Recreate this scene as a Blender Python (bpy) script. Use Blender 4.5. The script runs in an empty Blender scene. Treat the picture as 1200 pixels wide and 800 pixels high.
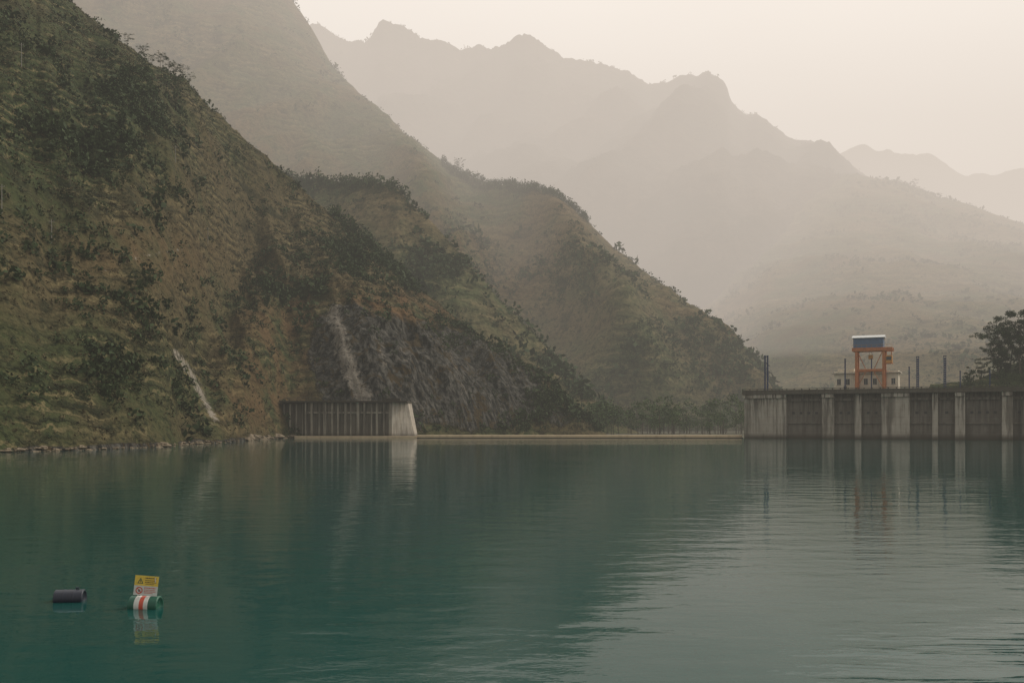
import bpy, math, numpy as np
from mathutils import Vector
rng=np.random.default_rng(7)
F=1167.0; HZ=495.0; CH=5.6
scene=bpy.context.scene
# ---------------------------------------------------------------- helpers
def wx(px,D): return (px-600.0)/F*D
def wz(py,D): return CH+(HZ-py)/F*D
def ppx(X,Y): return 600+F*X/Y
def ppy(Z,Y): return HZ-(Z-CH)*F/Y
def hsh(ix,iy,iz):
    h=(ix*374761393+iy*668265263+iz*2147483647+iz*97531)&0xffffffff
    h=((h^(h>>13))*1274126177)&0xffffffff
    h=(h^(h>>16))
    return (h&0xffff)/65535.0
def vnoise(x,y,z):
    xf=np.floor(x);yf=np.floor(y);zf=np.floor(z)
    ix=xf.astype(np.int64);iy=yf.astype(np.int64);iz=zf.astype(np.int64)
    fx=x-xf;fy=y-yf;fz=z-zf
    fx=fx*fx*(3-2*fx);fy=fy*fy*(3-2*fy);fz=fz*fz*(3-2*fz)
    r=0
    for a in (0,1):
        for b in (0,1):
            for c in (0,1):
                w=(fx if a else 1-fx)*(fy if b else 1-fy)*(fz if c else 1-fz)
                r=r+w*hsh(ix+a,iy+b,iz+c)
    return r*2-1
def fbm(x,y,z,o=5,g=.5):
    x=np.asarray(x,float);y=np.asarray(y,float)+0*x;z=np.asarray(z,float)+0*x
    s=0;a=1;n=0
    for i in range(o):
        s=s+a*vnoise(x+17.3*i,y+5.1*i,z+9.7*i);n+=a;a*=g;x=x*2.03;y=y*2.03;z=z*2.03
    return s/n
def ridged(x,y,z,o=5):
    x=np.asarray(x,float);y=np.asarray(y,float)+0*x;z=np.asarray(z,float)+0*x
    s=0;a=1;n=0
    for i in range(o):
        s=s+a*(1-2*np.abs(vnoise(x+11.3*i,y+3.1*i,z+7.7*i)));n+=a;a*=.5;x=x*2.05;y=y*2.05;z=z*2.05
    return s/n
def sstep(a,b,x):
    t=np.clip((x-a)/(b-a),0,1);return t*t*(3-2*t)
def mk(name,verts,faces,mat=None,parent=None,smooth=False,attrs=None):
    me=bpy.data.meshes.new(name)
    verts=np.asarray(verts,float)
    if isinstance(faces,np.ndarray):
        n=faces.shape[0];k=faces.shape[1]
        me.vertices.add(len(verts));me.vertices.foreach_set('co',verts.ravel())
        me.loops.add(n*k);me.loops.foreach_set('vertex_index',faces.ravel().astype(np.int32))
        me.polygons.add(n);me.polygons.foreach_set('loop_start',np.arange(0,n*k,k,dtype=np.int32))
        me.update(calc_edges=True)
    else:
        me.from_pydata([tuple(v) for v in verts],[],faces);me.update()
    if smooth: me.polygons.foreach_set('use_smooth',[True]*len(me.polygons))
    if attrs:
        for k,v in attrs.items():
            at=me.attributes.new(k,'FLOAT','POINT');at.data.foreach_set('value',np.asarray(v,np.float32))
    if mat: me.materials.append(mat)
    ob=bpy.data.objects.new(name,me);scene.collection.objects.link(ob)
    if parent: ob.parent=parent
    return ob
def empty(name,loc=(0,0,0),rz=0):
    e=bpy.data.objects.new(name,None);scene.collection.objects.link(e)
    e.location=loc;e.rotation_euler=(0,0,rz);e.empty_display_size=1;return e
BF=[(0,3,2,1),(4,5,6,7),(0,1,5,4),(1,2,6,5),(2,3,7,6),(3,0,4,7)]
def boxv(x0,x1,y0,y1,z0,z1):
    return [(x0,y0,z0),(x1,y0,z0),(x1,y1,z0),(x0,y1,z0),(x0,y0,z1),(x1,y0,z1),(x1,y1,z1),(x0,y1,z1)]
def boxes(name,bl,mat,parent=None,bevel=0):
    V=[];Fc=[]
    for b in bl:
        o=len(V);V+=boxv(*b);Fc+=[tuple(i+o for i in f) for f in BF]
    ob=mk(name,V,Fc,mat,parent)
    if bevel:
        m=ob.modifiers.new('bev','BEVEL');m.width=bevel;m.segments=2
    return ob
def tube(V,Fc,p0,p1,r0,r1,n=8):
    p0=Vector(p0);p1=Vector(p1);d=(p1-p0).normalized()
    a=d.orthogonal().normalized();b=d.cross(a);o=len(V)
    for p,r in((p0,r0),(p1,r1)):
        for i in range(n):
            t=2*math.pi*i/n;V.append(tuple(p+a*math.cos(t)*r+b*math.sin(t)*r))
    for i in range(n):
        j=(i+1)%n;Fc.append((o+i,o+j,o+n+j,o+n+i))
    Fc.append(tuple(o+i for i in range(n))[::-1]);Fc.append(tuple(o+n+i for i in range(n)))
def tubes(name,segs,mat,parent=None,n=8):
    V=[];Fc=[]
    for s in segs: tube(V,Fc,*s,n=n)
    return mk(name,V,Fc,mat,parent)
# ---------------------------------------------------------------- node helper
class N:
    def __init__(s,name):
        s.m=bpy.data.materials.new(name);s.m.use_nodes=True;s.t=s.m.node_tree;s.t.nodes.clear()
        s.out=s.t.nodes.new('ShaderNodeOutputMaterial')
    def n(s,ty,**kw):
        nd=s.t.nodes.new(ty)
        for k,v in kw.items(): setattr(nd,k,v)
        return nd
    def set(s,inp,v):
        if isinstance(v,bpy.types.NodeSocket): s.t.links.new(v,inp)
        else:
            if isinstance(v,(tuple,list)) and inp.type=='RGBA' and len(v)==3: v=(*v,1)
            inp.default_value=v
    def pos(s,sc=(1,1,1),obj=False):
        src=s.n('ShaderNodeTexCoord').outputs['Object'] if obj else s.n('ShaderNodeNewGeometry').outputs['Position']
        mp=s.n('ShaderNodeMapping');s.set(mp.inputs['Vector'],src);mp.inputs['Scale'].default_value=sc;return mp.outputs[0]
    def noise(s,vec,scale,detail=5,rough=.6,dist=0):
        nd=s.n('ShaderNodeTexNoise');s.set(nd.inputs['Vector'],vec);nd.inputs['Scale'].default_value=scale
        nd.inputs['Detail'].default_value=detail;nd.inputs['Roughness'].default_value=rough;nd.inputs['Distortion'].default_value=dist
        return nd.outputs['Fac']
    def ramp(s,f,a,b,lo=0.,hi=1.):
        nd=s.n('ShaderNodeMapRange');nd.interpolation_type='SMOOTHSTEP';s.set(nd.inputs[0],f)
        nd.inputs[1].default_value=a;nd.inputs[2].default_value=b;nd.inputs[3].default_value=lo;nd.inputs[4].default_value=hi
        return nd.outputs[0]
    def mix(s,f,a,b,mode='MIX'):
        nd=s.n('ShaderNodeMix',data_type='RGBA',blend_type=mode)
        s.set(nd.inputs[0],f);s.set(nd.inputs[6],a);s.set(nd.inputs[7],b);return nd.outputs[2]
    def math(s,op,a,b=0.):
        nd=s.n('ShaderNodeMath',operation=op);s.set(nd.inputs[0],a);s.set(nd.inputs[1],b);return nd.outputs[0]
    def attr(s,name):
        nd=s.n('ShaderNodeAttribute');nd.attribute_name=name;return nd.outputs['Fac']
    def sep(s,vec):
        nd=s.n('ShaderNodeSeparateXYZ');s.set(nd.inputs[0],vec);return nd.outputs
    def bump(s,h,strength,dist):
        nd=s.n('ShaderNodeBump');s.set(nd.inputs['Height'],h);nd.inputs['Strength'].default_value=strength
        nd.inputs['Distance'].default_value=dist;return nd.outputs[0]
    def fin(s,col,rough=.9,nrm=None,metal=0,spec=.3,**kw):
        b=s.n('ShaderNodeBsdfPrincipled');s.set(b.inputs['Base Color'],col);s.set(b.inputs['Roughness'],rough)
        b.inputs['Metallic'].default_value=metal;b.inputs['Specular IOR Level'].default_value=spec
        for k,v in kw.items(): s.set(b.inputs[k],v)
        if nrm is not None: s.set(b.inputs['Normal'],nrm)
        s.t.links.new(b.outputs[0],s.out.inputs['Surface']);return s.m
def hill_mat(name,k=1.,green=(.030,.040,.018),brown=(.098,.068,.038),dark=(.010,.015,.007),terr=4.0,near=False,tl=.6):
    s=N(name);P=s.pos()
    big=s.noise(P,.012/k,4,.6,.6);mid=s.noise(P,.06/k,6,.65,.3);fine=s.noise(P,.55/k,5,.7)
    f=s.math('ADD',s.math('MULTIPLY',big,.55),s.math('MULTIPLY',mid,.45))
    f=s.math('ADD',f,s.math('MULTIPLY',s.math('SUBTRACT',s.attr('dry'),.5),.5))
    c=s.mix(s.ramp(f,.38,.60),green,brown)
    c=s.mix(s.ramp(fine,.46,.66,0,.85),c,dark)
    c=s.mix(s.ramp(mid,.52,.66,0,.75),c,dark)
    lt=s.noise(P,1.3/k,4,.75)
    c=s.mix(s.ramp(lt,.54,.72,0,.6),c,(brown[0]*1.6,brown[1]*1.7,brown[2]*1.6))
    sp=s.sep(P);zz=s.math('ADD',sp[2],s.math('MULTIPLY',mid,terr*3.6))
    zz=s.math('ADD',zz,s.math('MULTIPLY',fine,terr*.5))
    fr=s.math('PINGPONG',zz,terr*.5)
    line=s.ramp(fr,0,terr*.15,1,0)
    lm=s.math('MULTIPLY',s.ramp(s.noise(P,.022/k,3,.5),.38,.52),s.ramp(s.noise(P,.11/k,3,.6),.4,.6,.3,1.))
    c=s.mix(s.math('MULTIPLY',s.math('MULTIPLY',line,lm),tl),c,(brown[0]*1.7,brown[1]*1.8,brown[2]*1.8))
    line2=s.ramp(fr,terr*.30,terr*.5,0,1)
    c=s.mix(s.math('MULTIPLY',s.math('MULTIPLY',line2,lm),tl*.8),c,dark)
    og=s.mix(fine,(.165,.095,.045),(.07,.043,.02))
    c=s.mix(s.math('MULTIPLY',s.attr('orange'),s.ramp(mid,.36,.58)),c,og)
    h=s.math('ADD',s.math('MULTIPLY',mid,2.4*k),s.math('MULTIPLY',fine,.9*k))
    h=s.math('ADD',h,s.math('MULTIPLY',s.math('MULTIPLY',line2,lm),.7*k*tl))
    if near:
        Pr=s.pos((1,1,.25));rn=s.noise(Pr,.45,7,.72,.4);rc=s.noise(P,.13,6,.7,1.2)
        rk=s.mix(s.ramp(rn,.40,.66),(.009,.010,.010),(.13,.122,.105))
        rk=s.mix(s.ramp(rc,.53,.62),rk,s.mix(fine,(.10,.06,.03),(.028,.03,.014)))
        rmask=s.ramp(s.math('ADD',s.attr('rock'),s.math('MULTIPLY',s.math('SUBTRACT',mid,.5),.8)),.36,.46)
        c=s.mix(rmask,c,rk)
        sn=s.noise(s.pos((1,1,.16)),.5,7,.8,.3);sn2=s.noise(P,.35,5,.7)
        smv=s.math('ADD',s.attr('scar'),s.math('MULTIPLY',s.math('SUBTRACT',sn,.5),2.2))
        smv=s.math('ADD',smv,s.math('MULTIPLY',s.math('SUBTRACT',sn2,.5),1.6))
        c=s.mix(s.math('MULTIPLY',s.ramp(smv,.48,.9),s.ramp(s.attr('scar'),.03,.2)),c,s.mix(fine,(.33,.30,.25),(.15,.125,.098)))
        h=s.math('ADD',h,s.math('MULTIPLY',s.math('MULTIPLY',rn,rmask),3.0))
    return s.fin(c,.95,s.bump(h,1.,1.0),spec=.06)
def concrete(name,base=(.33,.30,.25),zt=16.,stain=.8,zw=2.2):
    s=N(name);P=s.pos();sp=s.sep(P)
    st=s.noise(s.pos((1,1,.05)),1.1,6,.7,.1);st2=s.noise(s.pos((1,1,.12)),.35,5,.65,.2);g=s.noise(P,2.,6,.7);bl=s.noise(P,.25,4,.6)
    c=s.mix(g,tuple(v*.8 for v in base),tuple(min(1,v*1.12) for v in base))
    c=s.mix(s.ramp(bl,.4,.7,0,.5),c,(base[0]*.6,base[1]*.58,base[2]*.55))
    top=s.ramp(sp[2],zt-14,zt,.3,1.)
    m=s.math('MULTIPLY',s.ramp(st,.45,.60),top)
    c=s.mix(s.math('MULTIPLY',m,stain),c,(.035,.032,.028))
    c=s.mix(s.ramp(st2,.48,.64,0,stain*.85),c,(.08,.068,.052))
    wl=s.ramp(s.math('ADD',sp[2],s.math('MULTIPLY',st,1.6)),zw*.4,zw+.9,1,0)
    c=s.mix(s.math('MULTIPLY',wl,.9),c,(.045,.036,.024))
    j=s.ramp(s.math('PINGPONG',sp[2],1.25),0,.05,1,0)
    c=s.mix(s.math('MULTIPLY',j,.4),c,(.08,.07,.06))
    h=s.math('ADD',s.math('MULTIPLY',g,.05),s.math('MULTIPLY',j,-.05))
    return s.fin(c,.9,s.bump(h,.8,1.),spec=.2)
def paint(name,c,rough=.5,dirt=.35,sc=2.,metal=0):
    s=N(name);P=s.pos(obj=True);g=s.noise(P,sc,6,.7);st=s.noise(s.pos((1,1,.15),True),sc*1.5,5,.7)
    cc=s.mix(s.math('MULTIPLY',s.ramp(g,.4,.75),dirt),c,tuple(v*.45 for v in c))
    cc=s.mix(s.math('MULTIPLY',s.ramp(st,.5,.7),dirt),cc,(.09,.06,.04))
    return s.fin(cc,rough,s.bump(g,.15,.02),metal=metal,spec=.4)
def leafmat(name,a,b):
    s=N(name);t=s.attr('tint');g=s.noise(s.pos(),.4,3,.6)
    c=s.mix(t,a,b);c=s.mix(s.ramp(g,.4,.7,0,.5),c,tuple(v*.5 for v in a))
    return s.fin(c,.8,spec=.12)
# ---------------------------------------------------------------- leaves
def leaves(name,C,R,n,mat,size=.3,flat=.8,tint=None):
    C=np.asarray(C,float);R=np.asarray(R,float);M=len(C)
    idx=np.repeat(np.arange(M),n);K=len(idx)
    d=rng.normal(size=(K,3));d/=np.linalg.norm(d,axis=1)[:,None]
    r=R[idx]*rng.uniform(.25,1.,K)**.5
    lob=1+.35*np.sin(d[:,0]*5+idx*1.7)*np.cos(d[:,1]*4+idx)
    c=C[idx]+d*(r*lob)[:,None]*np.array([1,1,flat])
    a=rng.normal(size=(K,3));a/=np.linalg.norm(a,axis=1)[:,None]
    b=np.cross(a,rng.normal(size=(K,3)));b/=np.linalg.norm(b,axis=1)[:,None]
    sz=(R[idx]*size*rng.uniform(.6,1.4,K))[:,None]
    V=np.stack([c-a*sz,c-b*sz*.6,c+a*sz,c+b*sz*.6],1).reshape(-1,3)
    Fc=np.arange(K*4,dtype=np.int32).reshape(-1,4)
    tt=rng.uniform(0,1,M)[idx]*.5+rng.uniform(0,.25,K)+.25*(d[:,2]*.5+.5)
    return mk(name,V,Fc,mat,attrs={'tint':np.repeat(tt,4)})
# ---------------------------------------------------------------- ridge lofts
LAY={}
def layer(name,crest,base,nu,nv,mat,gl,ga,na,jag,jl,shear=.4,seed=0,prof=1.,back=1.0,masks=None,extra=None):
    cr=np.array(crest,float);ba=np.array(base,float)
    u=np.linspace(cr[0,0],cr[-1,0],nu)
    cy=np.interp(u,cr[:,0],cr[:,1]);cD=np.interp(u,cr[:,0],cr[:,2])
    k=max(3,int(nu*.004))|1
    ker=np.ones(k)/k
    pad=lambda a:np.convolve(np.pad(a,k//2,mode='edge'),ker,'valid')
    cy=pad(cy);
    ks=max(3,int(nu*.05))|1
    cD=np.convolve(np.pad(cD,ks//2,mode='edge'),np.ones(ks)/ks,'valid')
    bD=np.interp(u,ba[:,0],ba[:,1]);bZ=np.interp(u,ba[:,0],ba[:,2])
    cz=wz(cy,cD)
    cz=cz+jag*fbm(u*cD/F/jl,seed,0,5,.6)*np.clip(cz/40,0,1)
    nb=max(8,nv//6)
    t=np.concatenate([np.linspace(0,1,nv),1+np.linspace(0,1,nb+1)[1:]])
    T,U=np.meshgrid(t,u,indexing='ij')
    Tf=np.clip(T,0,1);Tb=np.clip(T-1,0,1)
    D=bD+(cD-bD)*Tf+Tb*(cz+20)*1.3
    Z=np.where(T<=1,bZ+(cz-bZ)*Tf**prof,cz+(bZ*1.0-cz)*Tb*.9*back)
    w=np.sin(np.pi*np.clip(Tf,0,1))**.6*(1-sstep(0,.3,Tb))
    w=w*np.clip((cz-bZ)/(cD*.05),0,1)
    X=wx(U,D)
    g=ridged((X+shear*D)/gl,D/gl*.35,seed+.5,5)
    f=fbm(X/gl*2.2,D/gl*2.2,Z/gl*2.2+seed,6,.55)
    Z=Z+w*(ga*g+na*f)
    D2=D-w*(ga*g*.6)
    if extra is not None:
        dz,dd=extra(U,T,X,D,Z,w);Z=Z+dz;D2=D2+dd
    X=wx(U,D2)
    V=np.stack([X,D2,Z],-1).reshape(-1,3)
    nr=len(t);i=np.arange(nr-1)[:,None]*nu+np.arange(nu-1)[None,:]
    Fc=np.stack([i,i+1,i+nu+1,i+nu],-1).reshape(-1,4).astype(np.int32)
    PX=ppx(V[:,0],V[:,1]);PY=ppy(V[:,2],V[:,1])
    at={'dry':np.full(len(V),.5),'orange':np.zeros(len(V)),'rock':np.zeros(len(V)),'scar':np.zeros(len(V))}
    if masks: masks(PX,PY,V,at)
    ob=mk(name,V,Fc,mat,smooth=True,attrs=at)
    LAY[name]=(V,PX,PY,T.ravel(),at)
    return ob
def blob(PX,PY,x,y,rx,ry): return np.exp(-(((PX-x)/rx)**2+((PY-y)/ry)**2))
def segd(PX,PY,pts):
    d=np.full(len(PX),1e9)
    for (x0,y0),(x1,y1) in zip(pts[:-1],pts[1:]):
        L=(x1-x0)**2+(y1-y0)**2
        s=np.clip(((PX-x0)*(x1-x0)+(PY-y0)*(y1-y0))/L,0,1)
        d=np.minimum(d,np.hypot(PX-x0-s*(x1-x0),PY-y0-s*(y1-y0)))
    return d
mA=hill_mat('near_hill_scrub',1.,green=(.036,.048,.018),brown=(.088,.068,.034),dark=(.010,.015,.007),near=True,tl=.95)
mB=hill_mat('mid_hill_scrub',2.2,green=(.058,.078,.032),brown=(.150,.112,.060),dark=(.018,.026,.012),terr=9,tl=.45)
mD=hill_mat('far_hill_scrub',5.,green=(.02,.03,.018),brown=(.07,.055,.035),terr=24,tl=.3)
def masksA(PX,PY,V,at):
    at['rock'][:]=np.clip(1.35*blob(PX,PY,505,442,92,52)+.95*blob(PX,PY,425,425,50,50)+.9*blob(PX,PY,590,462,45,34)
        +.6*blob(PX,PY,400,390,35,40)+.5*blob(PX,PY,660,490,25,14),0,1.1)+.5*sstep(2.2,.6,V[:,2])*(PX<330)
    at['scar'][:]=np.clip(.9*np.exp(-(segd(PX,PY,[(392,365),(400,400),(410,435),(428,470)])/13)**2)
        +.8*np.exp(-(segd(PX,PY,[(205,412),(222,435),(240,470),(252,492)])/5.5)**2)
        +.5*np.exp(-(segd(PX,PY,[(440,380),(452,430)])/10)**2)
        +.42*np.exp(-(segd(PX,PY,[(470,375),(485,470)])/9)**2)
        +.42*np.exp(-(segd(PX,PY,[(520,390),(545,470)])/9)**2)
        +.5*np.exp(-(segd(PX,PY,[(120,318),(165,300),(215,292)])/2.5)**2),0,1)
    at['orange'][:]=np.clip(.75*blob(PX,PY,335,410,70,60)+1.*blob(PX,PY,470,362,130,24)+.95*blob(PX,PY,640,470,50,30)+.5*blob(PX,PY,300,480,60,30)+.45*blob(PX,PY,180,300,80,30)+.6*blob(PX,PY,560,400,40,20),0,1)
    at['dry'][:]=.52+.25*blob(PX,PY,300,300,200,120)-.4*blob(PX,PY,60,150,140,90)-.3*blob(PX,PY,120,440,170,70)
def extraA(U,T,X,D,Z,w):
    cx=330-110*(1-np.clip(T,0,1))
    gul=np.exp(-((U-cx)/42)**2)*w
    spur=np.exp(-((U-(150+0*T))/70)**2)*w*np.clip(1-T,0,1)
    sh=np.exp(-((U-480)/110)**2)*np.exp(-((T-.35)/.28)**2)
    cliff=np.exp(-((U-500)/105)**2)*np.exp(-((T-.3)/.3)**2)*w
    fine=ridged(X/15,D/22,Z/26,5)*cliff
    ledge=fbm(X/20,D/20,Z/5,5,.6)*cliff
    gz=fbm(X/9,D/9,Z/9,4,.6)*1.6*w
    g2=ridged((X+.5*D)/24,D/60,2.2,4)*4.5*w
    return -18*gul+9*spur+14*sh*w+gz+g2+2.5*ledge, -10*sh-8*fine+8*gul-g2*.5
layer('near_hillside',[(-500,-420,460),(-100,-150,430),(75,0,450),(120,33,465),(170,72,480),(215,95,490),(240,120,500),(290,165,520),(340,208,545),(385,250,560),(420,275,562),(450,302,560),(480,335,552),(520,365,540),(560,395,530),(600,422,520),(640,455,510),(680,485,503),(700,503,500),(720,514,505)],
 [(-500,140,-3),(-100,165,-3),(0,184,-3),(100,200,-3),(200,230,-3),(260,268,-3),(300,320,-3),(340,362,-3),(480,376,-3),(520,395,-3),(600,440,-3),(700,488,-3),(720,498,-3)],
 900,330,mA,70,15,7,2.2,7,masks=masksA,seed=3,extra=extraA)
def mk2(PX,PY,V,at):
    at['dry'][:]=.50; at['orange'][:]=.35*sstep(0,.3,fbm(V[:,0]/90,V[:,1]/90,0,4))
layer('second_hillside',[(250,165,800),(300,190,780),(345,206,760),(400,212,740),(440,215,720),(465,222,705),(500,255,690),(540,300,675),(580,345,660),(620,385,640),(660,430,620),(700,470,600),(735,500,590),(760,512,585)],
 [(250,600,-3),(500,560,-3),(760,560,-3)],420,150,mB,70,13,10,3,9,masks=mk2,seed=11)
def extraB(U,T,X,D,Z,w):
    c1=640+150*(1-np.clip(T,0,1));c2=455+120*(1-np.clip(T,0,1))
    s1=np.exp(-((U-c1)/42)**2)*w;s2=np.exp(-((U-c2)/38)**2)*w;r=np.exp(-((U-(c1+c2)/2)/50)**2)*w
    return 20*s1+18*s2-12*r,-22*s1-20*s2+10*r
layer('middle_mountain',[(-500,-600,1700),(0,-330,1600),(200,-160,1450),(300,-60,1370),(335,-12,1330),(347,8,1320),(365,35,1300),(390,78,1250),(430,120,1200),(480,165,1140),(540,203,1080),(600,220,1020),(650,235,980),(690,262,950),(720,290,930),(770,330,900),(810,360,870),(850,392,845),(880,425,825),(910,470,805),(935,503,795)],
 [(-500,800,-3),(400,760,-3),(600,700,-3),(760,700,-3),(935,770,-3)],700,230,mB,150,38,22,5,16,masks=mk2,seed=21,shear=-.5,extra=extraB)
layer('valley_spur',[(560,300,2150),(640,290,2130),(700,278,2100),(745,266,2080),(775,264,2060),(800,280,2000),(850,330,1930),(900,385,1850),(960,430,1800),(1000,470,1750)],
 [(560,1400,-3),(1000,1400,-3)],380,120,mD,170,40,26,7,25,seed=31,shear=.6)
layer('right_mountain',[(740,345,2150),(800,300,2120),(850,262,2080),(900,232,2050),(950,212,2000),(1000,203,1950),(1040,211,1900),(1100,232,1850),(1150,247,1800),(1200,266,1750),(1370,300,1600),(1500,380,1400),(1900,430,1200)],
 [(740,1100,-3),(900,850,-3),(1200,720,-3),(1900,600,-3)],620,230,mB,300,38,24,8,26,masks=mk2,seed=44,shear=.7,prof=1.12)
layer('far_mountain',[(-400,-100,2900),(150,-30,2800),(300,20,2700),(345,32,2650),(382,34,2650),(400,44,2650),(430,46,2640),(452,30,2620),(470,31,2620),(490,46,2600),(530,57,2600),(582,60,2600),(606,46,2600),(622,44,2600),(650,60,2600),(700,76,2600),(728,84,2590),(760,98,2580),(800,90,2560),(830,84,2550),(848,98,2540),(858,120,2530),(900,150,2500),(950,172,2450),(1000,202,2400),(1100,240,2300),(1300,300,2200)],
 [(-400,1500,-3),(1300,1300,-3)],700,220,mD,400,120,60,28,40,seed=51,shear=-.6)
layer('distant_range',[(700,150,4600),(900,165,4600),(950,172,4500),(985,180,4500),(1010,167,4500),(1040,178,4500),(1090,181,4500),(1128,203,4500),(1160,205,4500),(1200,196,4500),(1300,180,4500),(1600,160,4500),(2000,120,4500)],
 [(700,3000,-3),(2000,3000,-3)],300,60,mD,600,80,50,25,60,seed=61)
def mkb(PX,PY,V,at): at['dry'][:]=.1
layer('bank_hill',[(1090,450,440),(1140,446,440),(1160,438,440),(1180,430,440),(1200,420,440),(1300,385,430),(1600,330,420)],
 [(1090,405,-3),(1600,330,-3)],200,50,mA,30,2,2,1,6,seed=71,masks=mkb)
# valley ground
s=N('valley_ground_soil');P=s.pos();g=s.noise(P,.05,6,.6)
mG=s.fin(s.mix(g,(.035,.045,.02),(.09,.07,.045)),.95)
gx=np.linspace(-7000,7000,60);gy=np.linspace(-600,8000,60)
GX,GY=np.meshgrid(gx,gy);V=np.stack([GX,GY,0*GX-4.],-1).reshape(-1,3)
i=np.arange(59)[:,None]*60+np.arange(59)[None,:]
mk('ground',V,np.stack([i,i+1,i+61,i+60],-1).reshape(-1,4).astype(np.int32),mG)
vb=[( -60,380),(130,372),(260,372),(300,800),(-100,800)]
mk('valley_floor',[(x,y,-.6) for x,y in vb],[tuple(range(5))],mG)
# ---------------------------------------------------------------- water
s=N('lake_water');P=s.pos()
patch=s.noise(s.pos((.3,1,1)),.03,3,.5,.4)
w1=s.noise(s.pos((.5,1,1)),.45,2,.5,.2);w2=s.noise(s.pos((.6,1,1)),1.7,3,.55,.2);w3=s.noise(P,6.,2,.5)
amp=s.ramp(patch,.40,.62,.2,1.)
# stronger ripples added at near right so the water mirrors bright sky
dv=s.n('ShaderNodeVectorMath',operation='DISTANCE');s.set(dv.inputs[0],P);dv.inputs[1].default_value=(13.5,21.5,0)
glare_ripple=s.math('MULTIPLY',s.ramp(dv.outputs['Value'],1.5,8.5,1,0),s.ramp(s.noise(s.pos((.22,1,1)),.55,3,.6,.3),.40,.56))
amp=s.math('ADD',amp,s.math('MULTIPLY',glare_ripple,4.5))
h=s.math('ADD',s.math('MULTIPLY',w1,.045),s.math('MULTIPLY',s.math('ADD',s.math('MULTIPLY',w2,.018),s.math('MULTIPLY',w3,.0022)),amp))
mW=s.fin((.005,.045,.040),.02,s.bump(h,1.,1.),spec=.40,IOR=1.33)
mk('water',[(-900,-80,0),(900,-80,0),(900,300,0),(150,332,0),(84,366,0),(-30,366,0),(-120,372,0),(-900,372,0)],[tuple(range(8))],mW)
# ---------------------------------------------------------------- dam
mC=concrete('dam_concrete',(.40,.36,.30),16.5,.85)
mC2=concrete('dam_concrete_recess_shade',(.17,.15,.125),16.5,.85)  # same concrete, recess shade put into a darker base colour
mC3=concrete('dam_deck_concrete',(.54,.52,.47),19,.4,-9)
mDark=paint('dark_steel',(.03,.03,.03),.7)
Ox,Oy=wx(872,360),360.;ex,ey=wx(1200,320),320.
L=math.hypot(ex-Ox,ey-Oy);ax,ay=(ex-Ox)/L,(ey-Oy)/L
def ds(px):
    k=(px-600)/F;return (k*Oy-Ox)/(ax-k*ay)
dam=empty('dam',(Ox,Oy,0),math.atan2(ay,ax))
Lm=ds(1200)+75
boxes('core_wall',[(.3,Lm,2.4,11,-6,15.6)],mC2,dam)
pp=[(872,921),(963,977),(1001,1009),(1033,1066),(1092,1099),(1119,1131),(1174,1187),(1212,1240),(1262,1272),(1300,1316),(1350,1364)]
boxes('piers',[(max(0,ds(a)),ds(b),(0 if b-a>9 else .7),2.395,-6,15.595) for a,b in pp],mC,dam,.12)
boxes('corbels',[(max(0,ds(a))-.0,ds(b),-.75,-.005,14.3,15.59) for a,b in pp if b-a>9],mC,dam,.1)
gaps=[(pp[i][1],pp[i+1][0]) for i in range(len(pp)-1)]
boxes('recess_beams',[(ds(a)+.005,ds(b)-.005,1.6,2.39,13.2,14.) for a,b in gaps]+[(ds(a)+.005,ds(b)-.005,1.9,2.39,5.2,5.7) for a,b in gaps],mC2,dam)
sl=[]
for a,b in gaps:
    s0,s1=ds(a)+.8,ds(b)-.8
    n=max(1,int((s1-s0)/2.2))
    for k in range(n):
        q=s0+(s1-s0)*(k+.5)/n
        sl.append((q-.45,q+.45,2.3,2.393,8.6,9.4))
boxes('drain_slots',sl,mDark,dam)
boxes('deck_slab',[(-.6,Lm,-1.,12,15.6,16.25)],mC3,dam,.08)
par=[];x=-.5
while x<Lm:
    par.append((x,x+.35,-.95,-.65,16.252,17.5));x+=2.6
boxes('parapet_posts',par,mC3,dam,.03)
boxes('parapet_panels',[(-.5,Lm,-.88,-.74,16.26,17.2)],mC3,dam)
boxes('parapet_rail',[(-.5,Lm,-.98,-.62,17.502,17.68)],mC3,dam,.03)
boxes('end_parapet',[(-.5,-.3,-.6,11.5,16.26,17.4)],mC3,dam)
boxes('pier_guides',[(ds(1042),ds(1044),-.12,-.004,-4,14.2),(ds(1056),ds(1058),-.12,-.004,-4,14.2),(ds(887),ds(888.5),-.12,-.004,-4,14.2),(ds(905),ds(906.5),-.12,-.004,-4,14.2)],mC,dam)
lad=[(ds(1190)+1,ds(1190)+1.1,2.1,2.2,0,15.5),(ds(1190)+1.6,ds(1190)+1.7,2.1,2.2,0,15.5)]
for k in range(40): lad.append((ds(1190)+1.1,ds(1190)+1.6,2.12,2.18,.3+k*.38,.36+k*.38))
boxes('ladder',lad,mDark,dam)
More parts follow.
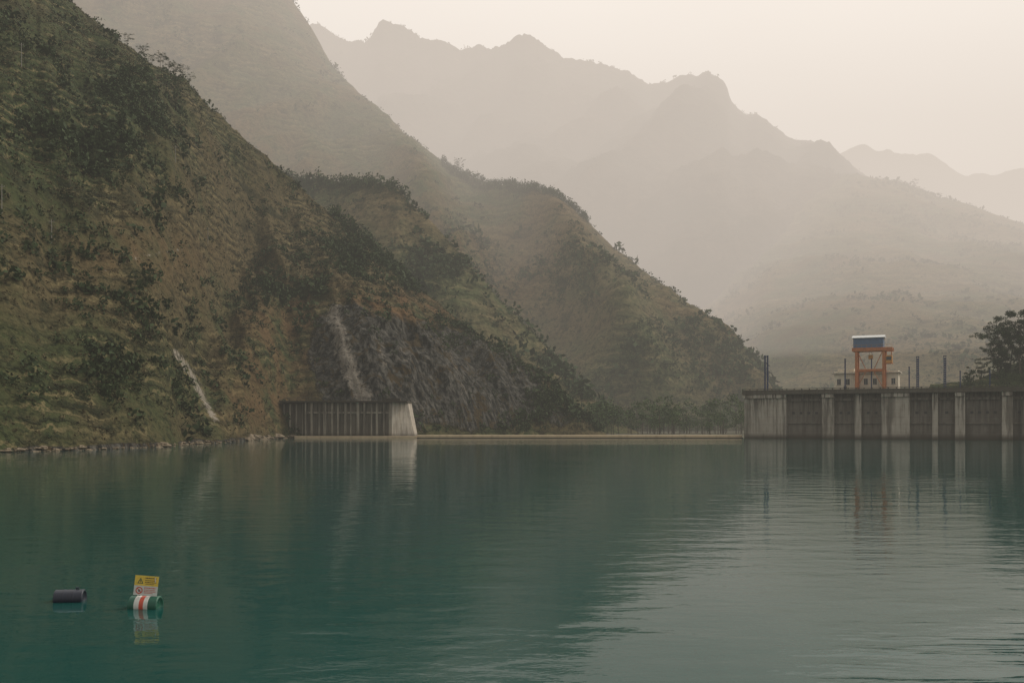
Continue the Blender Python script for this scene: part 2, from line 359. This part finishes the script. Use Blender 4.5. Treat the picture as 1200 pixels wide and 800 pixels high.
# ---------------------------------------------------------------- gatehouse building
mWall=paint('cream_plaster',(.64,.57,.45),.85,.3,.6);mRoof=paint('roof_slab',(.50,.45,.37),.8,.35,.7);mWin=paint('window_glass',(.03,.035,.04),.2,.1)
bld=empty('control_building',(Ox,Oy,16.25),math.atan2(ay,ax))
b0,b1=ds(975),ds(1051)
boxes('walls',[(b0,b1,5,10.5,.003,6.4)],mWall,bld,.05)
boxes('roof',[(b0-.7,b1+.7,4.3,11.2,6.403,6.85)],mRoof,bld,.05)
boxes('roof_parapet',[(b0,b1,5,5.2,6.853,7.3),(b0,b0+.2,5.2,10.5,6.853,7.3),(b1-.2,b1,5.2,10.5,6.853,7.3)],mWall,bld)
boxes('upper_block',[(b0+1,b0+6.5,6,10,6.854,8.2)],mWall,bld,.04)
wn=[];fr=[]
n=7
for k in range(n):
    q=b0+1.6+(b1-b0-3.2)*k/(n-1)
    wn.append((q-.62,q+.62,4.965,4.997,2.6,4.6));fr+= [(q-.72,q+.72,4.90,4.998,4.605,4.73),(q-.8,q+.8,4.82,4.998,2.44,2.595),(q-.04,q+.04,4.93,4.963,2.6,4.6)]
boxes('windows',wn,mWin,bld);boxes('window_frames',fr,mRoof,bld)
boxes('door',[(b0+3.2,b0+4.2,4.96,4.996,.02,2.1)],mDark,bld)
# ---------------------------------------------------------------- gantry crane
mOr=paint('orange_paint',(.42,.15,.06),.6,.45,.8);mBl=paint('blue_cladding',(.10,.15,.24),.5,.3,1.);mWh=paint('pale_roof_sheet',(.50,.51,.50),.5,.2,1.);mYe=paint('ochre_paint',(.48,.23,.06),.55,.35,1.)
cr=empty('gantry_crane',(Ox,Oy,16.25),math.atan2(ay,ax))
c0,c1=ds(1002),ds(1037)
w=.42
legs=[]
for q in (c0,c1-2*w):
    for y in (-.2,4.0): legs.append((q,q+2*w,y,y+2*w,.9,13.8))
boxes('legs',legs,mOr,cr,.04)
boxes('sill_beams',[(c0-.05,c0+.89,.66,3.98,.95,1.7),(c1-.89,c1+.05,.66,3.98,.95,1.7),(c0+.9,c1-.9,-.15,.55,6.9,7.7),(c0+.9,c1-.9,4.1,4.75,6.9,7.7)],mOr,cr,.03)
boxes('main_girders',[(c0-1.,c1+2.4,-.45,.85,13.805,15.),(c0-1.,c1+2.4,3.8,5.05,13.805,15.),(c0-1,c0-.2,.86,3.79,13.9,14.9),(c1-.6,c1+.2,.86,3.79,13.9,14.9)],mOr,cr,.04)
boxes('bogies',[(q-.5,q+1.3,y,y+.8,.02,.88) for q in(c0,c1-2*w) for y in(-.2,4.0)],mDark,cr,.05)
tubes('bracing',[((c0+.8,-.05,1.6),(c0+3.6,-.05,6.9),.13,.13),((c1-.8,-.05,1.6),(c1-3.6,-.05,6.9),.13,.13),((c0+.8,.1,13.7),(c0+3.4,.1,7.8),.13,.13),((c1-.8,.1,13.7),(c1-3.4,.1,7.8),.13,.13)],mOr,cr)
boxes('machine_house',[(c0-.6,c1-.6,.0,4.6,15.004,18.3)],mBl,cr,.04)
boxes('house_ribs',[(c0-.5+k*.85,c0-.42+k*.85,-.06,-.003,15.1,18.2) for k in range(12)],mBl,cr)
V=[(c0-1.1,-.5,18.304),(c1-.1,-.5,18.304),(c1-.1,5.1,18.304),(c0-1.1,5.1,18.304),(c0-1.1,-.5,18.5),(c1-.1,-.5,18.5),(c1-.1,5.1,18.5),(c0-1.1,5.1,18.5),(c0-1.1,2.3,19.4),(c1-.1,2.3,19.4)]
mk('house_roof',V,[(0,3,2,1),(0,1,5,4),(2,3,7,6),(4,5,9,8),(6,7,8,9),(1,2,6,9,5),(3,0,4,8,7)],mWh,cr)
boxes('operator_cabin',[(c1+.25,c1+2.3,-.3,2.2,9.6,12.2)],mYe,cr,.06)
boxes('cabin_windows',[(c1+.45,c1+2.1,-.34,-.303,10.6,11.8)],mWin,cr)
boxes('cabin_hanger',[(c1+.3,c1+.6,0,.3,12.203,13.8),(c1+1.9,c1+2.2,0,.3,12.203,13.8),(c1+.1,c1+2.5,-.4,2.3,9.35,9.597)],mOr,cr)
boxes('hoist_block',[((c0+c1)/2-.7,(c0+c1)/2+.7,1.7,2.9,11.2,12.6)],mYe,cr,.08)
tubes('hoist_cables',[(((c0+c1)/2+d,2.3,12.6),((c0+c1)/2+d,2.3,14.5),.04,.04) for d in(-.4,.4)],mDark,cr)
rails=[]
for k in range(9):
    q=c0-1+(c1-c0+3.3)*k/8
    rails.append(((q,-.4,15.),(q,-.4,16.),.035,.035))
rails.append(((c0-1,-.4,16.),(c1+2.3,-.4,16.),.035,.035))
for k in range(26):
    z=1.2+k*.48; rails.append(((c1-.9,-.28,z),(c1-.3,-.28,z),.03,.03))
tubes('handrails',rails,mYe,cr,5)
# ---------------------------------------------------------------- hoist masts
mNavy=paint('navy_paint',(.010,.024,.08),.5,.2,1.)
for px,top,wd,yy in((895.5,417,.5,1.5),(898.5,417,.5,1.5),(990,421,.42,.8),(1021,421,.35,.8),(1075,418,.8,1.5),(1107,417,.8,1.5),(1065,430,.35,1.5),(1125,435,.35,1.5),(1160,434,.35,1.5)):
    sx=ds(px);D=Oy+sx*ay
    hgt=wz(top,D)-16.25
    e=empty('hoist_mast',(Ox+ax*sx-ay*yy,Oy+ay*sx+ax*yy,16.25),math.atan2(ay,ax))
    h2=wd*.5
    bl=[(-h2,-h2+.16,-h2,-h2+.16,.1,hgt),(h2-.16,h2,-h2,-h2+.16,.1,hgt),(-h2,-h2+.16,h2-.16,h2,.1,hgt),(h2-.16,h2,h2-.16,h2,.1,hgt)]
    z=.6
    while z<hgt-.4: bl.append((-h2+.01,h2-.01,-h2+.01,h2-.01,z,z+.5));z+=.75
    boxes('lattice',bl,mNavy,e);boxes('foot',[(-h2-.25,h2+.25,-h2-.25,h2+.25,.003,.098)],mDark,e)
    boxes('cap',[(-h2-.08,h2+.08,-h2-.08,h2+.08,hgt+.002,hgt+.25)],mNavy,e)
# ---------------------------------------------------------------- left abutment
mAb=concrete('abutment_rib_concrete',(.31,.275,.22),13,.75);mAb0=concrete('abutment_shaded_stained_concrete',(.14,.122,.096),13,1.0);mAbL=concrete('abutment_sunlit_concrete',(.48,.43,.36),16,.6);mAbT=concrete('abutment_cap_concrete',(.09,.085,.075),19,.4,-9)  # colour holds shade and stains on front walls, sunlight on end wall
ab=empty('spillway_abutment',(0,0,0))
xa,xb,xc=wx(330,366),wx(357,364),wx(459,364)
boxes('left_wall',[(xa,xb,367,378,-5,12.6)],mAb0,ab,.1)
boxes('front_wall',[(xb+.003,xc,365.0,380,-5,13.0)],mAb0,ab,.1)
rb=[];x=xb+.02;k=0
while x<xc-1.1:
    ww=(.55,.8,.5,1.0,.6)[k%5];rb.append((x,x+ww,364.0+(.25 if k%3 else 0),364.995,-5,12.9));x+=ww+(1.5,2.1,1.3,1.9)[k%4];k+=1
rb.append((xc-.9,xc-.02,364.0,364.995,-5,12.9))
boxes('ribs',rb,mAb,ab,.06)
boxes('rib_beams',[(xb+.02,xc-.02,364.4,364.99,9.,9.5),(xb+.02,xc-.02,364.3,364.99,12.91,13.0)],mAb,ab)
boxes('left_ribs',[(xa+.5+k*2.3,xa+1.1+k*2.3,366.0,366.995,-5,12.5) for k in range(4)],mAb,ab,.05)
xt=wx(478,369);xo=wx(489,369)
V=[(xc+.003,363.9,-5),(xo,370,-5),(xo,382,-5),(xc+.003,382,-5),(xc+.003,363.9,13.0),(xt,370,13.0),(xt,382,13.0),(xc+.003,382,13.0)]
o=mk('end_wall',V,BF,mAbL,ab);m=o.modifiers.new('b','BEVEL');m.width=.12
boxes('cap_slab',[(xa-.4,xt+.3,363.2,381,13.004,13.6)],mAbT,ab,.06)
pr=[];x=xa
while x<xt: pr.append(((x,363.5,13.6),(x,363.5,14.8),.06,.06));x+=1.6
pr+=[((xa,363.5,14.8),(xt,363.5,14.8),.06,.06),((xa,363.5,14.25),(xt,363.5,14.25),.04,.04)]
tubes('railing',pr,mDark,ab,5)
boxes('lifting_beam',[(wx(447,364),wx(468,364),366,369,13.61,14.6)],mAbT,ab,.05)
# ---------------------------------------------------------------- weir crest
mWe=paint('weir_concrete',(.50,.39,.25),.8,.3,.3)
we=empty('spillway_weir')
boxes('crest',[(wx(489,364),Ox-.02,362.6,366.5,-3,1.05)],mWe,we,.15)
boxes('toe',[(wx(489,364),Ox-.02,361.6,362.59,-3,.25)],mC2,we,.1)
boxes('ledge',[(wx(345,362),wx(489,364)-.01,361.9,363.1,-3,.75)],mWe,we,.1)
# ---------------------------------------------------------------- floats
def barrel(parent,Lb,r,mats,bands,name='drum'):
    nseg=40;ring=28;Vs=[];Fs=[];mi=[]
    xs=np.linspace(-Lb/2,Lb/2,nseg+1)
    for x in xs:
        q=abs(x)/(Lb/2);rr=r
        if q>.93: rr=r*(1-.10*((q-.93)/.07)**2)
        for c in(-.17,.17):
            rr+=r*.045*math.exp(-((x/Lb-c)/.018)**2)
        for c in(-.47,.47): rr+=r*.03*math.exp(-((x/Lb-c)/.012)**2)
        for i in range(ring):
            t=2*math.pi*i/ring;Vs.append((x,rr*math.cos(t),rr*math.sin(t)))
    for a in range(nseg):
        xm=(xs[a]+xs[a+1])/2/Lb+.5
        m=[b[1] for b in bands if xm<=b[0]][0]
        for i in range(ring):
            j=(i+1)%ring;Fs.append((a*ring+i,a*ring+j,(a+1)*ring+j,(a+1)*ring+i));mi.append(m)
    for a,sgn in((0,-1),(nseg,1)):
        o=len(Vs)
        for i in range(ring):
            t=2*math.pi*i/ring;Vs.append((sgn*Lb/2,r*.8*math.cos(t),r*.8*math.sin(t)))
        for i in range(ring):
            t=2*math.pi*i/ring;Vs.append((sgn*(Lb/2-.03),r*.77*math.cos(t),r*.77*math.sin(t)))
        for i in range(ring):
            j=(i+1)%ring;Fs.append((a*ring+i,a*ring+j,o+j,o+i));Fs.append((o+i,o+j,o+ring+j,o+ring+i));mi+=[bands[0][1]]*2
        Fs.append(tuple(o+ring+i for i in range(ring)));mi.append(bands[0][1])
    ob=mk(name,Vs,Fs,None,parent,True)
    for m in mats: ob.data.materials.append(m)
    ob.data.polygons.foreach_set('material_index',mi);ob.data.update()
    return ob
def plast(name,c,r=.45):
    s=N(name);g=s.noise(s.pos(obj=True),9,5,.7)
    return s.fin(s.mix(s.ramp(g,.45,.75,0,.45),c,tuple(v*.5+.02 for v in c)),r,s.bump(g,.2,.01),spec=.4)
pK=plast('navy_plastic',(.018,.022,.035));pG=plast('green_plastic',(.012,.08,.05));pWt=plast('white_paint',(.50,.50,.46));pR=plast('red_paint',(.45,.07,.035));pY=plast('yellow_sheet',(.62,.43,.06),.5);pBk=plast('black_print',(.02,.02,.02))
f1=empty('drum_float',(wx(82,31.3),31.3,.09),math.radians(6))
barrel(f1,.88,.27,[pK],[(1.,0)])
tubes('bung',[((-.47,.1,.12),(-.42,.1,.12),.03,.03)],pK,f1)
tubes('mooring_lug',[((.2,0,.25),(.2,0,.33),.02,.02),((.26,0,.25),(.26,0,.33),.02,.02),((.19,0,.33),(.27,0,.33),.02,.02)],pK,f1)
f2=empty('warning_sign_buoy',(wx(170.5,30.2),30.2,.06),math.radians(-4))
barrel(f2,.90,.29,[pG,pWt,pR],[(.22,0),(.40,1),(.54,2),(.70,1),(1.,0)])
tubes('sign_posts',[((-.25,.02,.2),(-.24,.03,.84),.018,.018),((.28,.02,.2),(.30,.03,.84),.018,.018)],pWt,f2)
sg=empty('sign_panel',(0.03,-.02,.60));sg.parent=f2;sg.rotation_euler=(math.radians(-6),math.radians(5),math.radians(7))
boxes('yellow_board',[(-.35,.35,-.012,0,.0,.30)],pY,sg)
boxes('white_board',[(-.35,.35,-.012,0,-.29,-.003)],pWt,sg)
V=[(-.27,-.016,.06),(-.09,-.016,.06),(-.18,-.016,.24)];mk('warning_triangle',V,[(0,1,2)],pG,sg)
V=[(-.235,-.019,.08),(-.125,-.019,.08),(-.18,-.019,.19)];mk('triangle_field',V,[(0,1,2)],pY,sg)
boxes('triangle_mark',[(-.19,-.17,-.022,-.0195,.115,.165),(-.19,-.17,-.022,-.0195,.09,.105)],pBk,sg)
bl=[]
for zc,x0,x1,h in((.235,-.04,.30,.028),(.165,-.04,.27,.022),(.11,-.04,.31,.022),(.06,-.02,.24,.018)):
    x=x0
    while x<x1:
        ww=rng.uniform(.015,.04);bl.append((x,min(x+ww,x1),-.0165,-.0125,zc-h/2,zc+h/2));x+=ww+.012
boxes('print_lines',bl,pBk,sg)
Vr=[];Fr=[];n=32
for i in range(n):
    t=2*math.pi*i/n
    for r in(.105,.075): Vr.append((-.19+r*math.cos(t),-.017,-.145+r*math.sin(t)))
for i in range(n):
    j=(i+1)%n;Fr.append((2*i,2*j,2*j+1,2*i+1))
Vr+=[(-.19-.065,-.0175,-.145+.045),(-.19-.045,-.0175,-.145+.065),(-.19+.065,-.0175,-.145-.045),(-.19+.045,-.0175,-.145-.065)]
o=len(Vr)-4;Fr.append((o,o+2,o+3,o+1))
mk('prohibition_ring',Vr,Fr,pR,sg)
boxes('prohibition_figure',[(-.205,-.175,-.0165,-.013,-.185,-.115),(-.22,-.206,-.0165,-.013,-.15,-.135),(-.174,-.16,-.0165,-.013,-.15,-.135)],pBk,sg)
bl=[]
for zc,x0,x1,h in((-.06,-.04,.30,.03),(-.12,-.04,.28,.02),(-.165,-.04,.31,.02),(-.21,-.04,.22,.02)):
    x=x0
    while x<x1:
        ww=rng.uniform(.015,.04);bl.append((x,min(x+ww,x1),-.0165,-.0125,zc-h/2,zc+h/2));x+=ww+.012
boxes('red_print_lines',bl,pR,sg)
# ---------------------------------------------------------------- vegetation
lA=leafmat('shrub_leaves',(.016,.030,.011),(.050,.070,.026));lDry=leafmat('dry_grass_tufts',(.042,.042,.019),(.130,.102,.050))
lT=leafmat('tree_leaves',(.012,.026,.009),(.038,.058,.022));lFar=leafmat('far_tree_leaves',(.022,.042,.018),(.062,.085,.036))
lV=leafmat('valley_tree_leaves',(.030,.058,.022),(.10,.135,.05))
def pick(lay,n,fn,tmax=1.0):
    V,PX,PY,T,at=LAY[lay];w=np.where((T<=tmax)&(V[:,2]>1.5)&(PX>-250)&(PX<1450),fn(V,PX,PY,T,at),0);
    w=w*V[:,1]**1.0;w=np.clip(w,0,None);w/=w.sum();return V[rng.choice(len(V),n,p=w)]
def shrA(V,PX,PY,T,at):
    b=sum(a*blob(PX,PY,x,y,rx,ry) for a,x,y,rx,ry in((1.1,40,165,70,50),(1.2,320,345,45,22),(1.6,270,365,35,20),(1.6,430,285,50,26),(1.2,380,300,40,18),(.8,160,375,60,20),(.6,110,440,120,30),(.6,60,430,70,40),(.5,640,450,50,20),(1.2,470,325,30,15),(.8,150,130,80,50)))
    nz=sstep(.0,.35,fbm(V[:,0]/28,V[:,1]/28,V[:,2]/28,4))
    sc=np.exp(-(segd(PX,PY,[(205,412),(222,435),(240,470),(256,500)])/11)**2)+np.exp(-(segd(PX,PY,[(392,365),(400,400),(410,435),(428,470)])/18)**2)
    return (b*.9+.18)*(nz+.12)*(1-np.clip(at['rock'],0,1)*.95)*np.clip(1-1.1*sc,0,1)
C=pick('near_hillside',4900,shrA);R=rng.gamma(3.,.40,len(C))+.4
leaves('hillside_shrubs',C+np.array([0,0,1])*(R*.45)[:,None],R,30,lA,.28,.8)
C=pick('near_hillside',22000,lambda V,PX,PY,T,at:(.35+sstep(-.2,.4,fbm(V[:,0]/12,V[:,1]/12,V[:,2]/12,3)))*(1-np.clip(at['rock'],0,1)*.9)*np.clip(1-1.5*at['scar'],0,1));R=rng.uniform(.25,.8,len(C))
leaves('dry_grass',C+np.array([0,0,.15]),R,6,lDry,.5,.6)
def shrB(V,PX,PY,T,at): return sstep(.0,.3,fbm(V[:,0]/70,V[:,1]/70,V[:,2]/70,4))+.05+.8*sstep(.97,1.,T)
C=np.concatenate([pick('second_hillside',2600,shrB),pick('middle_mountain',5600,shrB)]);R=rng.gamma(3.,.7,len(C))+.8
leaves('mountainside_scrub',C+np.array([0,0,1])*(R*.3)[:,None],R,14,lFar,.34,.8)
C=np.concatenate([pick('right_mountain',3600,shrB),pick('valley_spur',700,shrB),pick('far_mountain',2500,shrB)]);R=rng.gamma(3.,1.2,len(C))+1.5
leaves('distant_scrub',C,R,10,lFar,.36,.7)
def crestpts(lay,x0,x1,n,t0=.93):
    V,PX,PY,T,at=LAY[lay];m=np.where((T<=1.02)&(T>t0)&(PX>x0)&(PX<x1))[0];return V[rng.choice(m,n)]
C=np.concatenate([crestpts('middle_mountain',520,690,420,.9),crestpts('second_hillside',350,480,120,.94),crestpts('near_hillside',385,480,60,.95),crestpts('right_mountain',1060,1090,14)])
R=rng.uniform(1.5,4.,len(C));leaves('ridge_trees',C+np.array([0,0,1])*R[:,None],R,40,lFar,.22,1.1)
V_,PX_,PY_,T_,at_=LAY['bank_hill'];m=np.where((T_<=1)&(V_[:,2]>8)&(PX_>1128)&(PX_<1420))[0];C=V_[rng.choice(m,420)];R=rng.gamma(3.,.5,len(C))+.6
leaves('bank_shrubs',C+np.array([0,0,1])*(R*.6)[:,None],R,50,lA,.2,.8)
mBark=paint('bark',(.07,.055,.04),.9,.4,1.)
def tree(name,x,y,z,H,r,tiers,lean=0,nleaf=110,spread=1.,bare=.3):
    e=empty(name,(x,y,z));seg=[]
    pr=Vector((0,0,-1));n=6
    for k in range(1,n+1):
        q=k/n;p=Vector((lean*H*q+rng.normal()*.02*H,rng.normal()*.02*H,H*.97*q))
        seg.append((pr,p,r*(1-(k-1)/n*.85),r*(1-k/n*.85)));pr=p
    C=[];R=[]
    for k in range(tiers):
        q=bare+(1-bare)*(k+.5)/tiers;wd=spread*H*.30*(math.sin(math.pi*min(1,.25+.75*(1-q)/(1-bare)))**.7+.1)
        nb=5+int(rng.integers(0,3))
        for b in range(nb):
            a=rng.uniform(0,6.28);l=wd*rng.uniform(.45,1.1)
            p0=Vector((lean*H*q,0,H*q-.04*H));p1=Vector((lean*H*q+math.cos(a)*l,math.sin(a)*l,H*q+.04*H*rng.uniform(-.5,1.5)))
            seg.append((p0,p1,r*.3*(1-q*.5),r*.08))
            for f in(.55,.85,1.05):
                pc=p0.lerp(p1,f);C.append(tuple(pc+Vector(rng.normal(size=3))*.02*H));R.append(H*rng.uniform(.035,.08))
    tubes('trunk',seg,mBark,e,7)
    lv=leaves('crown',np.array(C),np.array(R),nleaf,lT,.16,.55);lv.parent=e
for px,D,zb,top,tr,ln in((1167,432,0,376,7,.02),(1196,428,0,366,8,-.03),(1183,436,0,390,6,.03),(1222,425,0,362,8,0),(1150,440,0,418,4,0)):
    z=wz(444 if px<1190 else 434,D)-1;H=wz(top,D)-z
    tree('tree',wx(px,D),D,z,H,.02*H,tr,ln,90,1.1,.28)
for px,H in((148,6),(168,7),(178,5.5),(188,8),(197,8.5),(206,7.5),(214,7),(222,6)):
    V,PX,PY,T,at=LAY['near_hillside'];m=np.where(np.abs(T-1)<.004)[0];k=m[np.argmin(np.abs(PX[m]-px))];p=V[k]
    tree('crest_tree',p[0],p[1],p[2]-.5,H,.13,4,rng.uniform(-.1,.1),55,1.5,.35)
for px,py,H in((232,232,9),(82,215,8),(158,350,8),(105,250,7),(300,355,11),(322,330,9),(410,275,9),(395,255,8),(428,270,7),(540,200,16),(350,300,7),(180,130,7),(60,130,8),(1072,222,20)):
    lay='near_hillside' if px<500 else ('middle_mountain' if px<800 else 'right_mountain')
    V,PX,PY,T,at=LAY[lay];m=np.where(T<=1)[0];k=m[np.argmin(np.hypot(PX[m]-px,PY[m]-py))];p=V[k]
    tree('slope_tree',p[0],p[1],p[2]-.5,H,.14,4,0,60,1.2,.3)
C=[];R=[];tr=[]
for k in range(330):
    px=rng.uniform(610,1130);D=rng.uniform(515,640)
    lim=np.interp(px,[600,680,740,800,870,900,1130],[7,14,20,17,19,14,14])
    H=lim*rng.uniform(.4,1.15);X=wx(px,D);z0=-1
    tr.append(((X,D,z0),(X,D,z0+H*.7),.22,.1))
    for j in range(7):
        C.append((X+rng.normal()*H*.16,D+rng.normal()*H*.16,z0+H*rng.uniform(.35,.95)));R.append(H*rng.uniform(.08,.2))
vt=empty('valley_trees');o=leaves('crowns',C,R,34,lV,.2,.8);o.parent=vt;tubes('trunks',tr,mBark,vt,5)
# shore rocks
mRk=N('shore_rock');Pn=mRk.pos();gg=mRk.noise(Pn,1.3,6,.7);mRk=mRk.fin(mRk.mix(gg,(.05,.042,.03),(.26,.20,.13)),.9,mRk.bump(gg,.6,.15))
import bmesh
bm=bmesh.new()
V,PX,PY,T,at=LAY['near_hillside'];m=np.where((V[:,2]>-.6)&(V[:,2]<.7)&(T<.3)&(PX>-60)&(PX<352))[0]
for k in range(300):
    p=V[m[rng.integers(len(m))]]
    r=rng.gamma(2.,.14)+.1
    if 285<ppx(p[0],p[1])<350: r*=2.6
    g=bmesh.ops.create_icosphere(bm,subdivisions=2,radius=r)
    sc=rng.uniform(.6,1.3,3);sc[2]*=.5
    for v in g['verts']:
        f=1+.25*math.sin(v.co.x*5/r+k)+.2*math.sin(v.co.z*6/r+k*2)
        v.co=Vector((v.co.x*sc[0]*f+p[0],v.co.y*sc[1]*f+p[1],v.co.z*sc[2]*f+p[2]))
me=bpy.data.meshes.new('shore_rocks');bm.to_mesh(me);me.materials.append(mRk);ob=bpy.data.objects.new('shore_rocks',me);scene.collection.objects.link(ob)
mPole=paint('pole_concrete',(.24,.22,.20),.8,.3,1.)
for px,py,H in((25,80,8),(61,285,6),(205,190,6),(243,285,6),(2,250,7)):
    V,PX,PY,T,at=LAY['near_hillside'];mm=np.where(T<=1)[0];k=mm[np.argmin(np.hypot(PX[mm]-px,PY[mm]-py))];p=V[k]
    e=empty('utility_pole',tuple(p));tubes('pole',[((0,0,-1),(0,0,H),.11,.07),((-.7,0,H-.6),(.7,0,H-.6),.05,.05),((-.6,0,H-.6),(-.6,0,H-.3),.05,.05),((.6,0,H-.6),(.6,0,H-.3),.05,.05)],mPole,e,6)
# ---------------------------------------------------------------- haze volumes
def haze(name,b,sig,col):
    s=N(name+'_glowing_air')
    a=s.n('ShaderNodeVolumeAbsorption');a.inputs['Color'].default_value=(0,0,0,1);a.inputs['Density'].default_value=sig
    e=s.n('ShaderNodeEmission');e.inputs['Color'].default_value=(*col,1);e.inputs['Strength'].default_value=sig  # emission stands in for daylight scattered by the haze
    ad=s.n('ShaderNodeAddShader');s.t.links.new(a.outputs[0],ad.inputs[0]);s.t.links.new(e.outputs[0],ad.inputs[1])
    s.t.links.new(ad.outputs[0],s.out.inputs['Volume'])
    boxes(name,[b],s.m)
haze('valley_haze',(-6500,6500,-500,560,-20,1100),.00017,(.56,.53,.46))
haze('mid_valley_haze',(-6490,6490,561,850,-19,1100),.00034,(.62,.56,.48))
haze('distant_haze',(-6480,6480,851,5200,-18,1100),.00046,(.73,.645,.565))
haze('mountain_mist',(-6400,6400,860,1500,70,760),.00078,(.77,.67,.59))
haze('far_mist',(-6300,6300,1502,2900,60,900),.00038,(.79,.70,.63))
# ---------------------------------------------------------------- world, sun, camera
az=math.radians(60);el=math.radians(42)
w=bpy.data.worlds.new('World');scene.world=w;w.use_nodes=True;t=w.node_tree;t.nodes.clear()
out=t.nodes.new('ShaderNodeOutputWorld');bg=t.nodes.new('ShaderNodeBackground');sky=t.nodes.new('ShaderNodeTexSky')
sky.sky_type='NISHITA';sky.sun_disc=False;sky.sun_elevation=el;sky.sun_rotation=az;sky.dust_density=6;sky.air_density=1.2
tc=t.nodes.new('ShaderNodeTexCoord');mp=t.nodes.new('ShaderNodeMapping');mp.inputs['Scale'].default_value=(1,1,3);t.links.new(tc.outputs['Generated'],mp.inputs[0])
nz=t.nodes.new('ShaderNodeTexNoise');nz.inputs['Scale'].default_value=1.6;nz.inputs['Detail'].default_value=5;t.links.new(mp.outputs[0],nz.inputs[0])
cr_=t.nodes.new('ShaderNodeMix');cr_.data_type='RGBA';t.links.new(nz.outputs['Fac'],cr_.inputs[0]);cr_.inputs[6].default_value=(8.0,7.6,7.1,1);cr_.inputs[7].default_value=(11.0,10.6,10.1,1)
dp=t.nodes.new('ShaderNodeVectorMath');dp.operation='DOT_PRODUCT';t.links.new(tc.outputs['Generated'],dp.inputs[0])
gd=Vector((.45,.85,.30)).normalized();dp.inputs[1].default_value=gd
mr=t.nodes.new('ShaderNodeMapRange');mr.interpolation_type='SMOOTHSTEP';t.links.new(dp.outputs['Value'],mr.inputs[0])
mr.inputs[1].default_value=-.2;mr.inputs[2].default_value=1.;mr.inputs[3].default_value=.7;mr.inputs[4].default_value=2.4
gl_=t.nodes.new('ShaderNodeVectorMath');gl_.operation='SCALE';t.links.new(cr_.outputs[2],gl_.inputs[0]);t.links.new(mr.outputs[0],gl_.inputs['Scale'])
mx=t.nodes.new('ShaderNodeMix');mx.data_type='RGBA';mx.inputs[0].default_value=.92;t.links.new(sky.outputs[0],mx.inputs[6]);t.links.new(gl_.outputs[0],mx.inputs[7])
t.links.new(mx.outputs[2],bg.inputs[0]);bg.inputs[1].default_value=.1;t.links.new(bg.outputs[0],out.inputs[0])
sl_=bpy.data.lights.new('sun','SUN');sl_.energy=2.6;sl_.angle=math.radians(10);sl_.color=(1,.91,.79)
so=bpy.data.objects.new('sun',sl_);scene.collection.objects.link(so)
d=Vector((math.sin(az)*math.cos(el),math.cos(az)*math.cos(el),math.sin(el)))
so.rotation_euler=d.to_track_quat('Z','Y').to_euler()
cam=bpy.data.cameras.new('camera');co=bpy.data.objects.new('camera',cam);scene.collection.objects.link(co);scene.camera=co
cam.sensor_width=36;cam.lens=35.01;cam.shift_y=95/1200;cam.clip_end=20000;cam.clip_start=.3
co.location=(0,0,CH);co.rotation_euler=(math.radians(90),0,0)
scene.view_settings.view_transform='Standard';scene.view_settings.look='None';scene.view_settings.exposure=0
